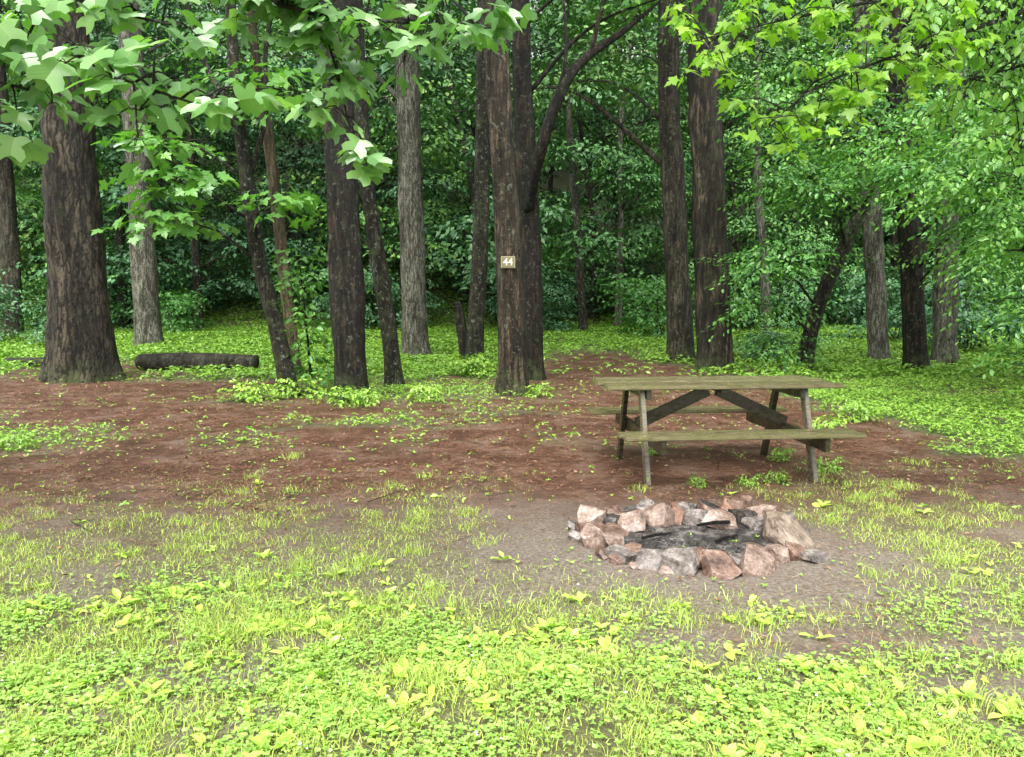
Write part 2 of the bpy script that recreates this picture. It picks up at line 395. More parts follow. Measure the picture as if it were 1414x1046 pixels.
bh = mth(N, L, 'ADD', n_f.outputs[0], mth(N, L, 'ADD', st, mth(N, L, 'MULTIPLY', n_s.outputs[0], .4)))
b = N.new("ShaderNodeBump"); b.inputs["Strength"].default_value = .9; b.inputs["Distance"].default_value = .022
L.new(bh, b.inputs["Height"]); L.new(b.outputs[0], p.inputs["Normal"])
o = N.new("ShaderNodeOutputMaterial"); L.new(p.outputs[0], o.inputs[0])
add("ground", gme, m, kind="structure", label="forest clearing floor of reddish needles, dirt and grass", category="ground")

# ------------------------------------------------------------ scatter
def scatter(n, x0, x1, y0, y1, dens, wedge=True):
    x = x0+(x1-x0)*R.random(n); y = y0+(y1-y0)*R.random(n)
    k = R.random(n) < dens(x, y)
    if wedge: k &= np.abs(x) < .74*y+1.2
    return x[k], y[k]
def pts(x, y, dz=0): return np.stack([x, y, H(x, y)+dz], 1)
def blades(x, y, h, w, lean):
    n = len(x); b = pts(x, y, -.004); a = R.random(n)*6.28; f = R.random(n)*6.28
    ld = np.stack([np.cos(a), np.sin(a), np.zeros(n)], 1); wd = np.stack([np.cos(f), np.sin(f), np.zeros(n)], 1)*w[:, None]
    up = np.array([0, 0, 1.]); h = h[:, None]; lean = lean[:, None]
    m1 = b+up*h*.5+ld*h*lean*.25; tip = b+up*h*(1-.35*lean)+ld*h*lean
    V = np.stack([b-wd, b+wd, m1+wd*.8, m1-wd*.8, tip], 1).reshape(-1, 3)
    off = (np.arange(n)*5)[:, None]
    loops = (np.array([0, 1, 2, 3, 3, 2, 4])[None]+off).ravel()
    starts = (np.array([0, 4])[None]+(np.arange(n)*7)[:, None]).ravel()
    return new_mesh("grass", V, loops=loops, starts=starts)
def gden(x, y):
    g, c, d = zones(x, y); return g*(.35+.65*ss(.36, .60, fbm(x, y, .3, 41)))
x, y = scatter(430000, -5.5, 5.5, 2.0, 7.4, gden)
n = len(x); hh = (.018+.06*R.random(n)**1.8)*(.6+.7*vn(x, y, .4, 51))*(1-.35*ss(3.6, 4.8, y))
add("grass", blades(x, y, hh, .001+.0014*R.random(n), .4+.9*R.random(n)), G_grass, kind="stuff", label="thin yellow-green grass growing in patches", category="grass")
cx_, cy_ = scatter(900, -5, 5, 2.2, 7.2, lambda x, y: zones(x, y)[0]*.9+.03)
k = 55; x = (np.repeat(cx_, k)+R.normal(size=len(cx_)*k)*.045); y = np.repeat(cy_, k)+R.normal(size=len(cx_)*k)*.045
n = len(x); add("grass_tufts", blades(x, y, (.03+.08*R.random(n))*(1-.2*ss(3.8, 5, y)), .0012+.0013*R.random(n), .3+.9*R.random(n)), G_grass, kind="stuff", label="taller tufts of green grass", category="grass")

def clden(x, y):
    g, c, d = zones(x, y); return ss(4.5, 2.8, y+1.3*(fbm(x, y, .8, 61)-.5))*g*(.06+.94*ss(.42, .62, fbm(x, y, .42, 62)))
x, y = scatter(115000, -3.6, 3.6, 2.0, 5.0, clden)
n = len(x); hz = .008+.04*R.random(n); a0 = R.random(n)*6.28
P = np.repeat(pts(x, y)+np.stack([0*x, 0*x, hz], 1), 3, 0); a = np.repeat(a0, 3)+np.tile([0, 2.09, 4.19], n)
tl = np.repeat(R.normal(size=(n, 3))*.45, 3, 0)
D = np.stack([np.cos(a), np.sin(a), .1+0*a], 1); Nn = np.array([0, 0, 1.])+tl
add("clover", leaves("clover", P, D, Nn, np.repeat(.005+.009*R.random(n), 3), T_round), G_clover, kind="stuff", label="dense mat of green three-leaf clover", category="clover")
x, y = scatter(500, -3.4, 3.4, 2.1, 4.2, clden)
m_, nt, N, L = nmat("clover_flower"); p = N.new("ShaderNodeBsdfPrincipled"); p.inputs["Base Color"].default_value = (.7, .7, .62, 1); p.inputs["Roughness"].default_value = .8
o = N.new("ShaderNodeOutputMaterial"); L.new(p.outputs[0], o.inputs[0])
kf = 14; n = len(x); P = np.repeat(pts(x, y, .055), kf, 0); D = norm(R.normal(size=(n*kf, 3))); D[:, 2] = np.abs(D[:, 2])
add("clover_flowers", leaves("clover_flowers", P, D, R.normal(size=(n*kf, 3)), np.full(n*kf, .007), T_rhomb), m_, kind="stuff", label="small white clover blossoms dotted in the grass", category="flower")
def plden(x, y):
    g, c, d = zones(x, y); return g*ss(4.7, 3.0, y)*ss(.36, .64, fbm(x, y, .5, 71))*(1+.8*ss(.8, 2, x))+.003
cx_, cy_ = scatter(10500, -4, 4, 2.1, 6.5, plden); k = 5
n = len(cx_); a = (R.random(n)[:, None]*6.28+np.arange(k)[None]*1.26+R.normal(size=(n, k))*.5).ravel()
P = np.repeat(pts(cx_, cy_, .010), k, 0)+R.normal(size=(n*k, 3))*np.array([.012, .012, 0]); el = .15+1.2*R.random(n*k)
D = np.stack([np.cos(a), np.sin(a), el], 1); Nn = np.stack([-np.cos(a)*el, -np.sin(a)*el, np.ones(n*k)], 1)+R.normal(size=(n*k, 3))*.3
add("plantain_weeds", leaves("plantain_weeds", P, D, Nn, np.repeat(.016+.055*R.random(n)**1.7, k)*(.5+.7*R.random(n*k)), T_lance), G_plant, kind="stuff", label="broad-leaved bright green weeds in the lawn", category="weed")
def cvden(x, y):
    g, c, d = zones(x, y); return np.clip(c+.006+.008*g, 0, 1)
def cover(nm, n, x0, x1, y0, y1, s0, s1, hmax, lab):
    x, y = scatter(n, x0, x1, y0, y1, cvden)
    k = 3; n = len(x); hz = .02+hmax*R.random(n)*(.4+.9*vn(x, y, .8, 81)); a = (R.random(n)[:, None]*6.28+np.arange(k)[None]*2.1+R.normal(size=(n, k))*.3).ravel()
    P = np.repeat(pts(x, y)+np.stack([0*x, 0*x, hz], 1), k, 0)
    D = np.stack([np.cos(a), np.sin(a), -.1+R.normal(size=n*k)*.3], 1); Nn = np.array([0, 0, 1.])+R.normal(size=(n*k, 3))*.35
    add(nm, leaves(nm, P, D, Nn, np.repeat(s0+(s1-s0)*R.random(n), k), T_oval if y1 < 15 else T_rhomb), G_cover, kind="stuff", label=lab, category="ground cover")
cover("ground_cover", 80000, -9, 10, 5, 14, .022, .05, .09, "low leafy plants spreading under the trees")
cover("ground_cover_meadow", 170000, -26, 26, 14, 36, .06, .12, .16, "bright green leafy carpet at the wood's edge")
def nden(x, y):
    g, c, d = zones(x, y); return np.clip(d*1.0+.2*(1-g)*(1-c), 0, 1)
x, y = scatter(300000, -9, 9, 3, 14, lambda x, y: nden(x, y)*np.clip(7.5/y, .3, 1)*(.3+.7*ss(.38, .6, fbm(x, y, .5, 95))))
n = len(x); a = R.random(n)*6.28; P = pts(x, y, .005+.010*R.random(n)); D = np.stack([np.cos(a), np.sin(a), R.normal(size=n)*.08], 1)
TN = (np.array([(-.5, 0, 0), (.5, 0, 0), (.4, 1, 0), (-.4, 1, 0)])*np.array([.026, 1, 1]), [[0, 1, 2, 3]])
add("pine_needles", leaves("pine_needles", P, D, np.array([0, 0, 1.])+R.normal(size=(n, 3))*.2, .035+.065*R.random(n), TN), G_needle, kind="stuff", label="reddish brown fallen pine needles", category="pine needles")
x, y = scatter(1600, -9, 9, 3.4, 15, lambda x, y: nden(x, y))
n = len(x); a = R.random(n)*6.28
add("fallen_twigs", leaves("fallen_twigs", pts(x, y, .014), np.stack([np.cos(a), np.sin(a), R.normal(size=n)*.06], 1), np.array([0, 0, 1.])+R.normal(size=(n, 3))*.3, .1+.25*R.random(n)**2, TN), B_thin, kind="stuff", label="small dark twigs lying on the needle floor", category="twigs")
x, y = scatter(30000, -12, 12, 3.2, 18, lambda x, y: nden(x, y)*.8)
n = len(x); a = R.random(n)*6.28
add("leaf_litter", leaves("leaf_litter", pts(x, y, .014), np.stack([np.cos(a), np.sin(a), R.normal(size=n)*.3], 1), np.array([0, 0, 1.])+R.normal(size=(n, 3))*.5, .012+.03*R.random(n), T_oval), G_dead, kind="stuff", label="scattered dead leaves on the needle floor", category="leaf litter")
x, y = scatter(6500, -8, 6, 3.6, 12.5, lambda x, y: (1-zones(x, y)[0])*(.07+.93*ss(.50, .66, fbm(x, y, .7, 91))))
k = 4; n = len(x); a = (R.random(n)[:, None]*6.28+np.arange(k)[None]*1.57+R.normal(size=(n, k))*.4).ravel()
P = np.repeat(pts(x, y, .012), k, 0); D = np.stack([np.cos(a), np.sin(a), .2+.8*R.random(n*k)], 1)
add("seedlings", leaves("seedlings", P, D, np.array([0, 0, 1.])+R.normal(size=(n*k, 3))*.3, np.repeat(.008+.018*R.random(n), k), T_oval), G_cover, kind="stuff", label="tiny green seedlings dotting the bare ground", category="seedling")

# ------------------------------------------------------------ main trees
def tc_(x, y, n=7): return top_clumps(x, y, 9.5, 15, 2.6, 3, 26)
def md_(x, y): return top_clumps(x, y+2.5, 7.0, 9.8, 3.2, 5, 26)
tk = dict(lmat=G_back, lsize=.17, m=14, Ls=1.0)
tree("pine_tree", "massive dark rough-barked tree with a flared base", "tree", [(-7.9, 14.2, 0), (-7.95, 14.2, 1.2), (-7.98, 14.2, 3), (-8.0, 14.2, 7), (-8.1, 14.2, 17)], [.66, .60, .56, .46, .25], B_pine, tc_(-8, 15, 8), flare=.38, lobes=7, seg=48, step=.08, rough=.08, **tk)
tree("oak_tree", "straight grey-brown tree behind the fallen log", "tree", [(-10.4, 22, 0), (-10.45, 22, 3), (-10.5, 22, 8), (-10.6, 22, 18)], [.44, .39, .36, .2], B_grey, tc_(-10.5, 23, 7)+md_(-9.5, 22), flare=.5, **tk)
tree("oak_tree", "brown straight trunk at the edge of the wood", "tree", [(-16.9, 26, 0), (-16.8, 26, 3), (-16.8, 26, 16)], [.38, .34, .2], B_brown, tc_(-17, 27, 7), flare=.4, **tk)
tree("sapling_tree", "thin leaning mossy tree with broad green leaves", "tree", [(-3.45, 11.9, 0), (-3.66, 11.95, 1.1), (-3.95, 12.0, 2.44), (-4.18, 12.1, 4.4), (-4.28, 12.2, 6), (-4.3, 12.3, 10)], [.165, .15, .135, .11, .09, .05], B_thin,
     [(-4.9, 11.4, 3.2, .6, .3, 16), (-5.2, 11.6, 2.7, .45, .25, 12), (-3.4, 11.4, 2.9, .38, .25, 12), (-5.2, 11.8, 3.9, .7, .4, 16), (-3.5, 11.8, 4.6, .6, .4, 14), (-4.6, 12, 7.5, 1.5, 1, 40)],
     G_sap, .155, T_maple, 8, .55, flare=.25, limbs=[([(-4.1, 12.1, 3.2), (-3.8, 12.2, 4.3), (-3.75, 12.2, 5.4), (-3.4, 12.1, 6.6)], [.05, .04, .035, .02]), ([(-4.2, 12.1, 4.3), (-4.7, 12.2, 5.1), (-5.0, 12.1, 6.4)], [.045, .035, .025])])
tree("sapling_tree", "slender pale tan trunk among leafy shoots", "tree", [(-4.1, 14.5, 0), (-4.28, 14.5, 2.3), (-4.46, 14.5, 4.3), (-4.7, 14.5, 6.4), (-4.8, 14.6, 10)], [.15, .13, .12, .10, .04],
     bark_mat("tan_bark", (.04, .03, .018), (.17, .13, .075), (.32, .26, .16), scale=16, moss=.4, k=1.0), [(-5, 14, 6, 1.1, .7, 26), (-3.9, 14.2, 7.5, 1.2, .7, 26)], G_mid, .13, T_oval, 10, .6)
tree("sapling_tree", "leafy young sapling growing beside a leaning trunk", "tree", [(-3.25, 12.4, 0), (-3.28, 12.4, .6), (-3.32, 12.4, 1.2), (-3.4, 12.4, 2.2)], [.03, .025, .02, .01], B_thin,
     [(-3.15, 12.3, .35, .25, .25, 18), (-3.2, 12.3, .8, .28, .25, 18), (-3.2, 12.3, 1.25, .28, .22, 16), (-3.35, 12.4, 1.75, .3, .25, 12), (-3.3, 12.4, 2.2, .28, .25, 10)], G_sap, .11, T_oval, 9, .34, flare=0, seg=8)
tree("pine_tree", "straight black wet trunk with reddish bark patches", "tree", [(-2.36, 11.3, 0), (-2.4, 11.3, 1.2), (-2.46, 11.3, 3.7), (-2.5, 11.3, 7), (-2.5, 11.3, 15)], [.30, .28, .26, .23, .1], B_black, tc_(-2.5, 12.5, 6), flare=.35, seg=32, step=.09, rough=.1, **tk)
tree("maple_tree", "thin dark leaning trunk beside a black trunk", "tree", [(-2.0, 13, 0), (-2.1, 13, 1.2), (-2.42, 13, 3.7), (-2.52, 13, 6.3), (-2.6, 13, 11)], [.18, .16, .15, .12, .05], B_thin, tc_(-2.5, 13.5, 5), flare=.35, **tk)
tree("oak_tree", "tall pale grey lichen-covered trunk", "tree", [(-2.42, 19.2, 0), (-2.46, 19.2, 2.5), (-2.53, 19.2, 7.5), (-2.6, 19.2, 18)], [.37, .36, .33, .2], B_grey, tc_(-2.5, 20, 8)+md_(-3.2, 20), flare=.5, **tk)
tree("maple_tree", "slim mottled trunk next to a broken stub", "tree", [(-.78, 16, 0), (-.76, 16, 1), (-.63, 16, 3.2), (-.57, 16, 6.6), (-.5, 16, 13)], [.22, .2, .19, .17, .07], B_thin, tc_(-.5, 17, 6)+md_(-.2, 18), flare=.4, **tk)
tree("cedar_tree", "reddish peeling trunk with a number sign", "tree", [(0, 12, 0), (-.01, 12, 1.0), (-.08, 12, 2.8), (-.24, 12, 5.3), (-.3, 12, 7.5), (-.4, 12, 14)], [.28, .26, .235, .21, .19, .07], B_red, tc_(-.3, 13.5, 6), flare=.45, seg=36, step=.09, rough=.1, **tk)
tree("hickory_tree", "dark trunk with one long curved mossy limb", "tree", [(.38, 14.3, 0), (.36, 14.3, 2), (.24, 14.3, 4.4), (.16, 14.3, 6.4), (.1, 14.3, 13)], [.25, .235, .22, .2, .07], B_black,
     [(2.9, 13, 6.5, 1.0, .5, 30), (1.9, 13, 7.1, .9, .4, 24)]+tc_(1, 15, 6), flare=.4,
     limbs=[([(.28, 14.2, 3.1), (.36, 13.9, 3.5), (.52, 13.4, 4.1), (.72, 13.2, 4.7), (.98, 13.2, 5.2), (1.3, 13.2, 5.52), (1.7, 13.2, 5.8), (2.1, 13.2, 6.1), (2.6, 13.2, 6.5)], [.105, .105, .10, .095, .085, .075, .055, .035, .015]),
            ([(.75, 13.2, 4.85), (.9, 13.2, 5.5), (.85, 13.2, 6.4)], [.045, .03, .02]), ([(1.3, 13.2, 5.5), (1.5, 13.2, 6.3), (1.9, 13.2, 7.0)], [.045, .03, .015])], lmat=G_mid, lsize=.12, T=T_maple, m=9, Ls=.8)
tree("oak_tree", "tall furrowed grey-brown trunk", "tree", [(4.02, 18.3, 0), (3.95, 18.3, 1.5), (3.75, 18.3, 4.5), (3.58, 18.3, 7.3), (3.4, 18.3, 18)], [.37, .34, .31, .28, .15], B_brown, tc_(3.5, 19, 8)+md_(2.4, 19.5), flare=.35, **tk)
tree("pine_tree", "thick dark trunk with tan flaking bark", "tree", [(4.22, 16, 0), (4.2, 16, 1.0), (4.05, 16, 3.5), (3.83, 16, 6.8), (3.6, 16, 16)], [.44, .42, .39, .35, .15], B_tan, tc_(4, 17, 8)+md_(5, 17.5), flare=.22, seg=36, step=.1, rough=.09, **tk)
tree("birch_tree", "pale grey slender trunk in green undergrowth", "tree", [(8.8, 18.3, 0), (8.5, 18.3, 2.9), (8.06, 18.3, 6.7), (7.8, 18.3, 14)], [.28, .25, .23, .1], B_grey, [(8.6, 17, 5.4, 1.3, .6, 34), (7.2, 17.4, 5.8, 1.2, .6, 34)]+tc_(8, 19, 6), flare=.4, **tk)
tree("beech_tree", "dark trunk with layered leafy boughs", "tree", [(8.1, 15.3, 0), (7.85, 15.3, 2.4), (7.43, 15.3, 5.8), (7.2, 15.3, 12)], [.27, .23, .2, .08], B_black,
     [(6.9, 13.4, 3.8, 1.2, .5, 50), (8.4, 13.2, 3.1, 1.2, .5, 50), (6.0, 13.8, 4.3, 1.1, .5, 44), (7.8, 13, 4.7, 1.2, .5, 50), (6.6, 14, 5.8, 1.4, .6, 50), (9.2, 13.4, 5.8, 1.3, .5, 40), (9.3, 12.8, 3.9, 1.0, .5, 40), (5.2, 13.6, 5.2, 1.0, .4, 36), (8.6, 13.6, 2.5, .9, .35, 30)]+top_clumps(7.5, 15, 7, 12, 2.5, 4, 30), G_mid, .095, T_oval, 20, .95, flare=.35, droop=.3)
tree("birch_tree", "pale grey trunk rising from leafy ground cover", "tree", [(9.9, 17.5, 0), (9.8, 17.5, 3), (9.8, 17.5, 12)], [.32, .28, .12], B_grey, [(9.4, 16, 4.4, 1.2, .5, 40), (10.8, 15.6, 2.9, 1.1, .6, 36)]+tc_(10, 18, 6), flare=.4, **tk)
tree("hornbeam_tree", "small crooked leaning tree with drooping foliage", "tree", [(6.1, 16, 0), (6.2, 16, .8), (6.44, 16, 1.7), (7.0, 16, 3.0), (7.5, 16, 4.6), (7.8, 16, 6.5)], [.2, .18, .17, .15, .11, .05], B_thin,
     [(5.0, 14.6, 2.3, .8, .4, 34), (5.6, 14.4, 3.5, .9, .35, 34), (5.2, 14.9, 4.1, .9, .4, 34), (7.2, 14.4, 4.0, 1.0, .4, 34), (4.8, 15.2, 1.4, .5, .35, 20), (5.9, 15, 5.0, 1.1, .5, 34), (5.3, 15.6, .6, .5, .3, 18)], G_mid, .095, T_oval, 20, .9, droop=.3)
tree("beech_tree", "leafy low-branching tree by the meadow edge", "tree", [(9.4, 13.6, 0), (9.3, 13.6, 2), (9.1, 13.6, 5), (9.2, 13.6, 9)], [.22, .18, .15, .06], B_thin,
     [(7.6, 11.6, 2.9, .9, .35, 44), (8.4, 11.4, 2.1, .8, .4, 40), (7.4, 11.4, 3.5, .9, .35, 44), (8.6, 11.6, 3.0, 1.0, .4, 44), (6.3, 11.8, 3.5, .8, .3, 34), (8.0, 11.3, 4.2, 1.1, .4, 48), (8.8, 12.0, 1.3, .7, .5, 34), (8.9, 12, 5.0, 1.2, .5, 40), (6.8, 11.6, 4.4, .9, .4, 40)], G_mid, .085, T_oval, 20, .85, droop=.35)
tree("beech_tree", "low-hanging leafy tree sweeping over the ground cover", "tree", [(8.6, 10.2, 0), (8.5, 10.2, 2), (8.3, 10.2, 5), (8.3, 10.2, 8)], [.16, .14, .12, .05], B_thin,
     [(6.3, 9.6, 2.1, .6, .3, 30), (6.5, 9.7, 2.6, .7, .3, 34), (5.7, 9.8, 3.0, .6, .28, 28), (6.2, 9.8, 3.5, .8, .3, 36), (6.8, 9.9, 1.5, .5, .35, 26), (5.4, 10, 3.7, .7, .3, 26), (6.9, 10, 4.2, .9, .4, 34), (6.9, 10, 1.0, .4, .3, 20)], G_sap, .072, T_oval, 20, .7, droop=.45)
tree("maple_tree", "slender grey trunk deeper in the wood", "tree", [(8, 24, 0), (7.8, 24, 2.5), (7.5, 24, 5.5), (7.3, 24, 12)], [.18, .16, .14, .05], B_grey, tc_(7.5, 25, 4), **tk)
tree("maple_tree", "thin trunk on the wooded slope", "tree", [(2.6, 28, 0), (2.4, 28, 3), (2.0, 28, 8), (1.9, 28, 13)], [.2, .18, .15, .05], B_thin, tc_(2, 29, 4), **tk)

def bough_tree(name, label, path, rad, bark, boughs, lmat, T, size, nl, spread, petiole, toward=(0, -.55, .75), sub=.22, hang=.35):
    bx, by = path[0][0], path[0][1]; bz = float(H(bx, by))-.06; base = np.array([bx, by, bz])
    e = add(name, None, loc=base, label=label, category="tree")
    parts = [tube([np.array(p)-np.array([bx, by, 0]) for p in path], rad, seg=20, step=.2, flare=.35, seed=bx)]
    PP = []; DD = []; NN = []; SS = []; tw = []
    for bp, br, t0, ncl in boughs:
        parts.append(tube([np.array(p)-base for p in bp], br, seg=8, step=.12, rough=.1, seed=by))
        C, rr = catmull(bp, br, .03)
        for i in range(ncl):
            j = min(len(C)-1, int((t0+(1-t0)*(i+R.random())/ncl)*len(C)))
            s = C[j]; q = R.normal(size=3)*np.array([1, .9, .75]); q /= np.linalg.norm(q)
            cpt = s+q*spread*(.35+.75*R.random())
            tw.append(tube([s-base, (s+cpt)/2-base+np.array([0, 0, .03]), cpt-base], [.0045, .003, .002], seg=5, step=.08, rough=0))
            a0 = R.random()*6.28
            for k in range(nl):
                a = a0+k*6.28/nl+R.normal()*.3
                od = np.array([math.cos(a), math.sin(a), 0]); d = od+np.array([0, 0, -hang-.5*R.random()])
                pp = cpt+q*(-.5*sub+sub*R.random())*.6+od*petiole*(.6+.6*R.random())+np.array([0, 0, -.01])
                tw.append(tube([cpt-base, (cpt+pp)/2-base+np.array([0, 0, .012]), pp-base], [.0018, .0014, .001], seg=3, step=.06, rough=0, closed=False))
                PP.append(pp-base); DD.append(d+R.normal(size=3)*.2)
                NN.append(np.array(toward)+od*.5+R.normal(size=3)*.35); SS.append(size*(.55+.65*R.random()))
    V, F = merge(parts+tw)
    add("trunk", new_mesh(name+"_trunk", V, faces=F, smooth=True), bark, parent=e)
    add("crown", leaves(name+"_crown", np.array(PP), np.array(DD), np.array(NN), np.array(SS), T, smooth=True), lmat, parent=e)
    return e
bough_tree("tulip_tree", "tree reaching in with large glossy four-lobed leaves", [(-4.4, 2.8, 0), (-4.4, 2.8, 3), (-4.3, 2.8, 7)], [.25, .2, .12], B_brown, [
    ([(-4.4, 2.8, 3.2), (-2.8, 2.6, 2.9), (-1.9, 2.4, 2.5), (-1.4, 2.3, 2.24), (-1.05, 2.25, 2.10), (-.85, 2.2, 2.03)], [.05, .03, .013, .007, .004, .003], .50, 52),
    ([(-4.4, 2.8, 3.6), (-2.8, 2.9, 3.2), (-1.9, 2.8, 2.75), (-1.45, 2.7, 2.5), (-1.15, 2.7, 2.42)], [.05, .03, .013, .007, .004], .5, 40),
    ([(-4.3, 2.8, 3.0), (-3.0, 2.7, 2.7), (-2.2, 2.6, 2.36), (-1.75, 2.55, 2.22), (-1.5, 2.5, 2.15)], [.04, .025, .011, .006, .004], .55, 28)],
    G_tulip, T_tulip, .082, 5, .15, .04, toward=(.05, -.5, .75))
bough_tree("tulip_tree", "tree with lobed leaves hanging into the clearing", [(-4.9, 4.2, 0), (-4.8, 4.2, 4), (-4.7, 4.2, 8)], [.25, .2, .12], B_brown, [
    ([(-4.8, 4.2, 4.6), (-3.0, 3.9, 4.1), (-1.5, 3.6, 3.4), (-1.0, 3.4, 2.9), (-.76, 3.3, 2.55), (-.66, 3.25, 2.15)], [.05, .035, .018, .010, .006, .003], .80, 28),
    ([(-4.8, 4.2, 4.9), (-3.0, 3.8, 4.1), (-1.4, 3.4, 3.0), (-.9, 3.2, 2.66), (-.4, 3.15, 2.58), (-.02, 3.1, 2.54)], [.05, .035, .018, .010, .006, .003], .70, 46)],
    G_tulip, T_tulip, .090, 5, .16, .045, toward=(.05, -.5, .75))
bough_tree("maple_tree", "tree with bright yellow-green pointed leaves on thin boughs", [(6.0, 5.6, 0), (5.9, 5.6, 4), (5.8, 5.6, 8)], [.22, .18, .1], B_thin, [
    ([(5.9, 5.6, 4.6), (4.0, 5.0, 3.9), (2.7, 4.5, 3.3), (1.9, 4.2, 3.05), (1.3, 4.1, 2.90), (.9, 4.0, 2.78)], [.04, .025, .014, .009, .005, .003], .68, 60),
    ([(5.9, 5.6, 4.2), (4.2, 5.0, 3.7), (3.0, 4.5, 3.15), (2.1, 4.2, 2.80), (1.6, 4.1, 2.6), (1.3, 4.0, 2.38)], [.04, .02, .012, .008, .005, .003], .76, 54)],
    G_maple, T_maple, .068, 6, .25, .03)
bough_tree("elm_tree", "tree with small drooping bright oval leaves", [(5.6, 4.2, 0), (5.5, 4.2, 4), (5.4, 4.2, 8)], [.22, .18, .1], B_thin, [
    ([(5.5, 4.2, 4.2), (4.2, 4.4, 3.7), (3.2, 4.5, 3.25), (2.7, 4.5, 3.05), (2.3, 4.5, 2.98)], [.03, .02, .010, .006, .003], .42, 110),
    ([(5.5, 4.2, 3.8), (4.4, 4.5, 3.3), (3.6, 4.6, 3.0), (3.0, 4.6, 2.85), (2.6, 4.6, 2.75)], [.03, .02, .010, .006, .003], .42, 110),
    ([(5.5, 4.2, 3.5), (4.4, 4.5, 3.0), (3.6, 4.6, 2.7), (3.1, 4.6, 2.52), (2.9, 4.6, 2.35)], [.03, .02, .010, .005, .003], .5, 70)],
    G_small, T_oval, .068, 10, .32, .08, hang=1.2, sub=.4, toward=(0, -.7, .6))

# ------------------------------------------------------------ hillside woods
kinds = []
for i in range(5):
    hgt = 11.5+3*R.random(); nC = 20
    path = [np.array([0, 0, -.3]), np.array([R.normal()*.2, 0, 3]), np.array([R.normal()*.5, R.normal()*.4, hgt*.6]), np.array([R.normal()*.6, R.normal()*.5, hgt])]
    parts = [tube(path, [.14+.04*R.random(), .11, .07, .03], seg=10, step=.5, flare=.3, seed=i)]
    cl = []
    for j in range(nC):
        z = 1.4+(hgt-1.4)*(j+R.random())/nC; rad = 2.6*math.sin(math.pi*min(.85, max(.14, (z/hgt)**.8)))*(.45+.6*R.random())+.3
        a = j*2.4+R.random(); cl.append((rad*math.cos(a), rad*math.sin(a), z, .9+.35*R.random(), .30, 28))
    C, rr = catmull(path, [.15, .12, .08, .03], .3)
    for c_ in cl:
        c3 = np.array(c_[:3]); s = C[np.argmin(np.abs(C[:, 2]-(c3[2]-.7)))]
        parts.append(tube([s, (s+c3)/2+np.array([0, 0, .15]), c3], [.03, .02, .008], seg=5, step=.5, rough=0))
    V, F = merge(parts); tm = new_mesh("wood_trunk", V, faces=F, smooth=True); tm.materials.append([B_thin, B_brown, B_grey][i % 3])
    P, D, Nn, S = sprays(cl, .15, 17, 1.05, droop=.25); cm = leaves("wood_crown", P, D, Nn, S, T_rhomb); cm.materials.append([G_back, G_mid, G_back, G_dark, G_back][i])
    kinds.append((tm, cm))
bk = []
for i in range(4):
    cl = [(R.normal()*.5, R.normal()*.5, .25+1.5*R.random()**1.3, .6, .35, 16) for j in range(9)]
    parts = []
    for c_ in cl: parts.append(tube([np.array([R.normal()*.06, R.normal()*.06, -.1]), np.array([c_[0]*.5, c_[1]*.5, c_[2]*.6]), np.array(c_[:3])], [.02, .014, .006], seg=5, step=.3, rough=0))
    V, F = merge(parts); tm = new_mesh("bush_stems", V, faces=F); tm.materials.append(B_thin)
    P, D, Nn, S = sprays(cl, .12, 14, .7, droop=.2); cm = leaves("bush_foliage", P, D, Nn, S, T_rhomb); cm.materials.append([G_dark, G_mid, G_back, G_dark][i])
    bk.append((tm, cm))
def place(kind, name, x, y, s, rot, label, cat, group, pn):
    e = add(name, None, loc=(x, y, float(H(x, y))), label=label, category=cat, group=group)
    e.rotation_euler = (0, 0, rot); e.scale = (s, s, s*(.9+.25*R.random()))
    add(pn[0], kind[0], parent=e); add(pn[1], kind[1], parent=e)
cells = []
for row, yy in enumerate([29.8, 33.0, 37, 42, 48, 55, 63]):
    w = .70*yy+2; xs = np.arange(-w, w, 3.3+.035*yy)+(row % 2)*1.9
    for x in xs: cells.append((x+R.normal()*.7, yy+R.normal()*1.1))
for x, y in cells:
    place(kinds[R.integers(5)], "woodland_tree", x, y, .9+.55*R.random(), R.random()*6.28, "leafy woodland tree on the hillside", "tree", "trees of the wooded hillside", ("trunk", "crown"))
for x in np.arange(-25, 27, 2.1):
    for y0 in (29.0, 31.5, 34.5, 38):
        if R.random() < .75: place(bk[R.integers(4)], "bush", x+R.normal()*.8, y0+R.normal()*1.2, .6+.9*R.random(), R.random()*6.28, "dense green bush at the foot of the slope", "bush", "bushes along the wood's edge", ("stem", "foliage"))
for x, y, s in [(-13, 22.5, .8), (-16.5, 23, 1.1), (12.2, 20.5, 1.1), (13.0, 18, 1.2), (11.3, 14.9, .9), (6.9, 19.5, .6), (5.9, 18.3, .5), (12.0, 23.8, 1.3), (4.9, 25.5, 1.2), (-19, 26, 1.3)]:
    place(bk[R.integers(4)], "bush", x, y, s, R.random()*6.28, "leafy bush under the trees", "bush", "bushes along the wood's edge", ("stem", "foliage"))

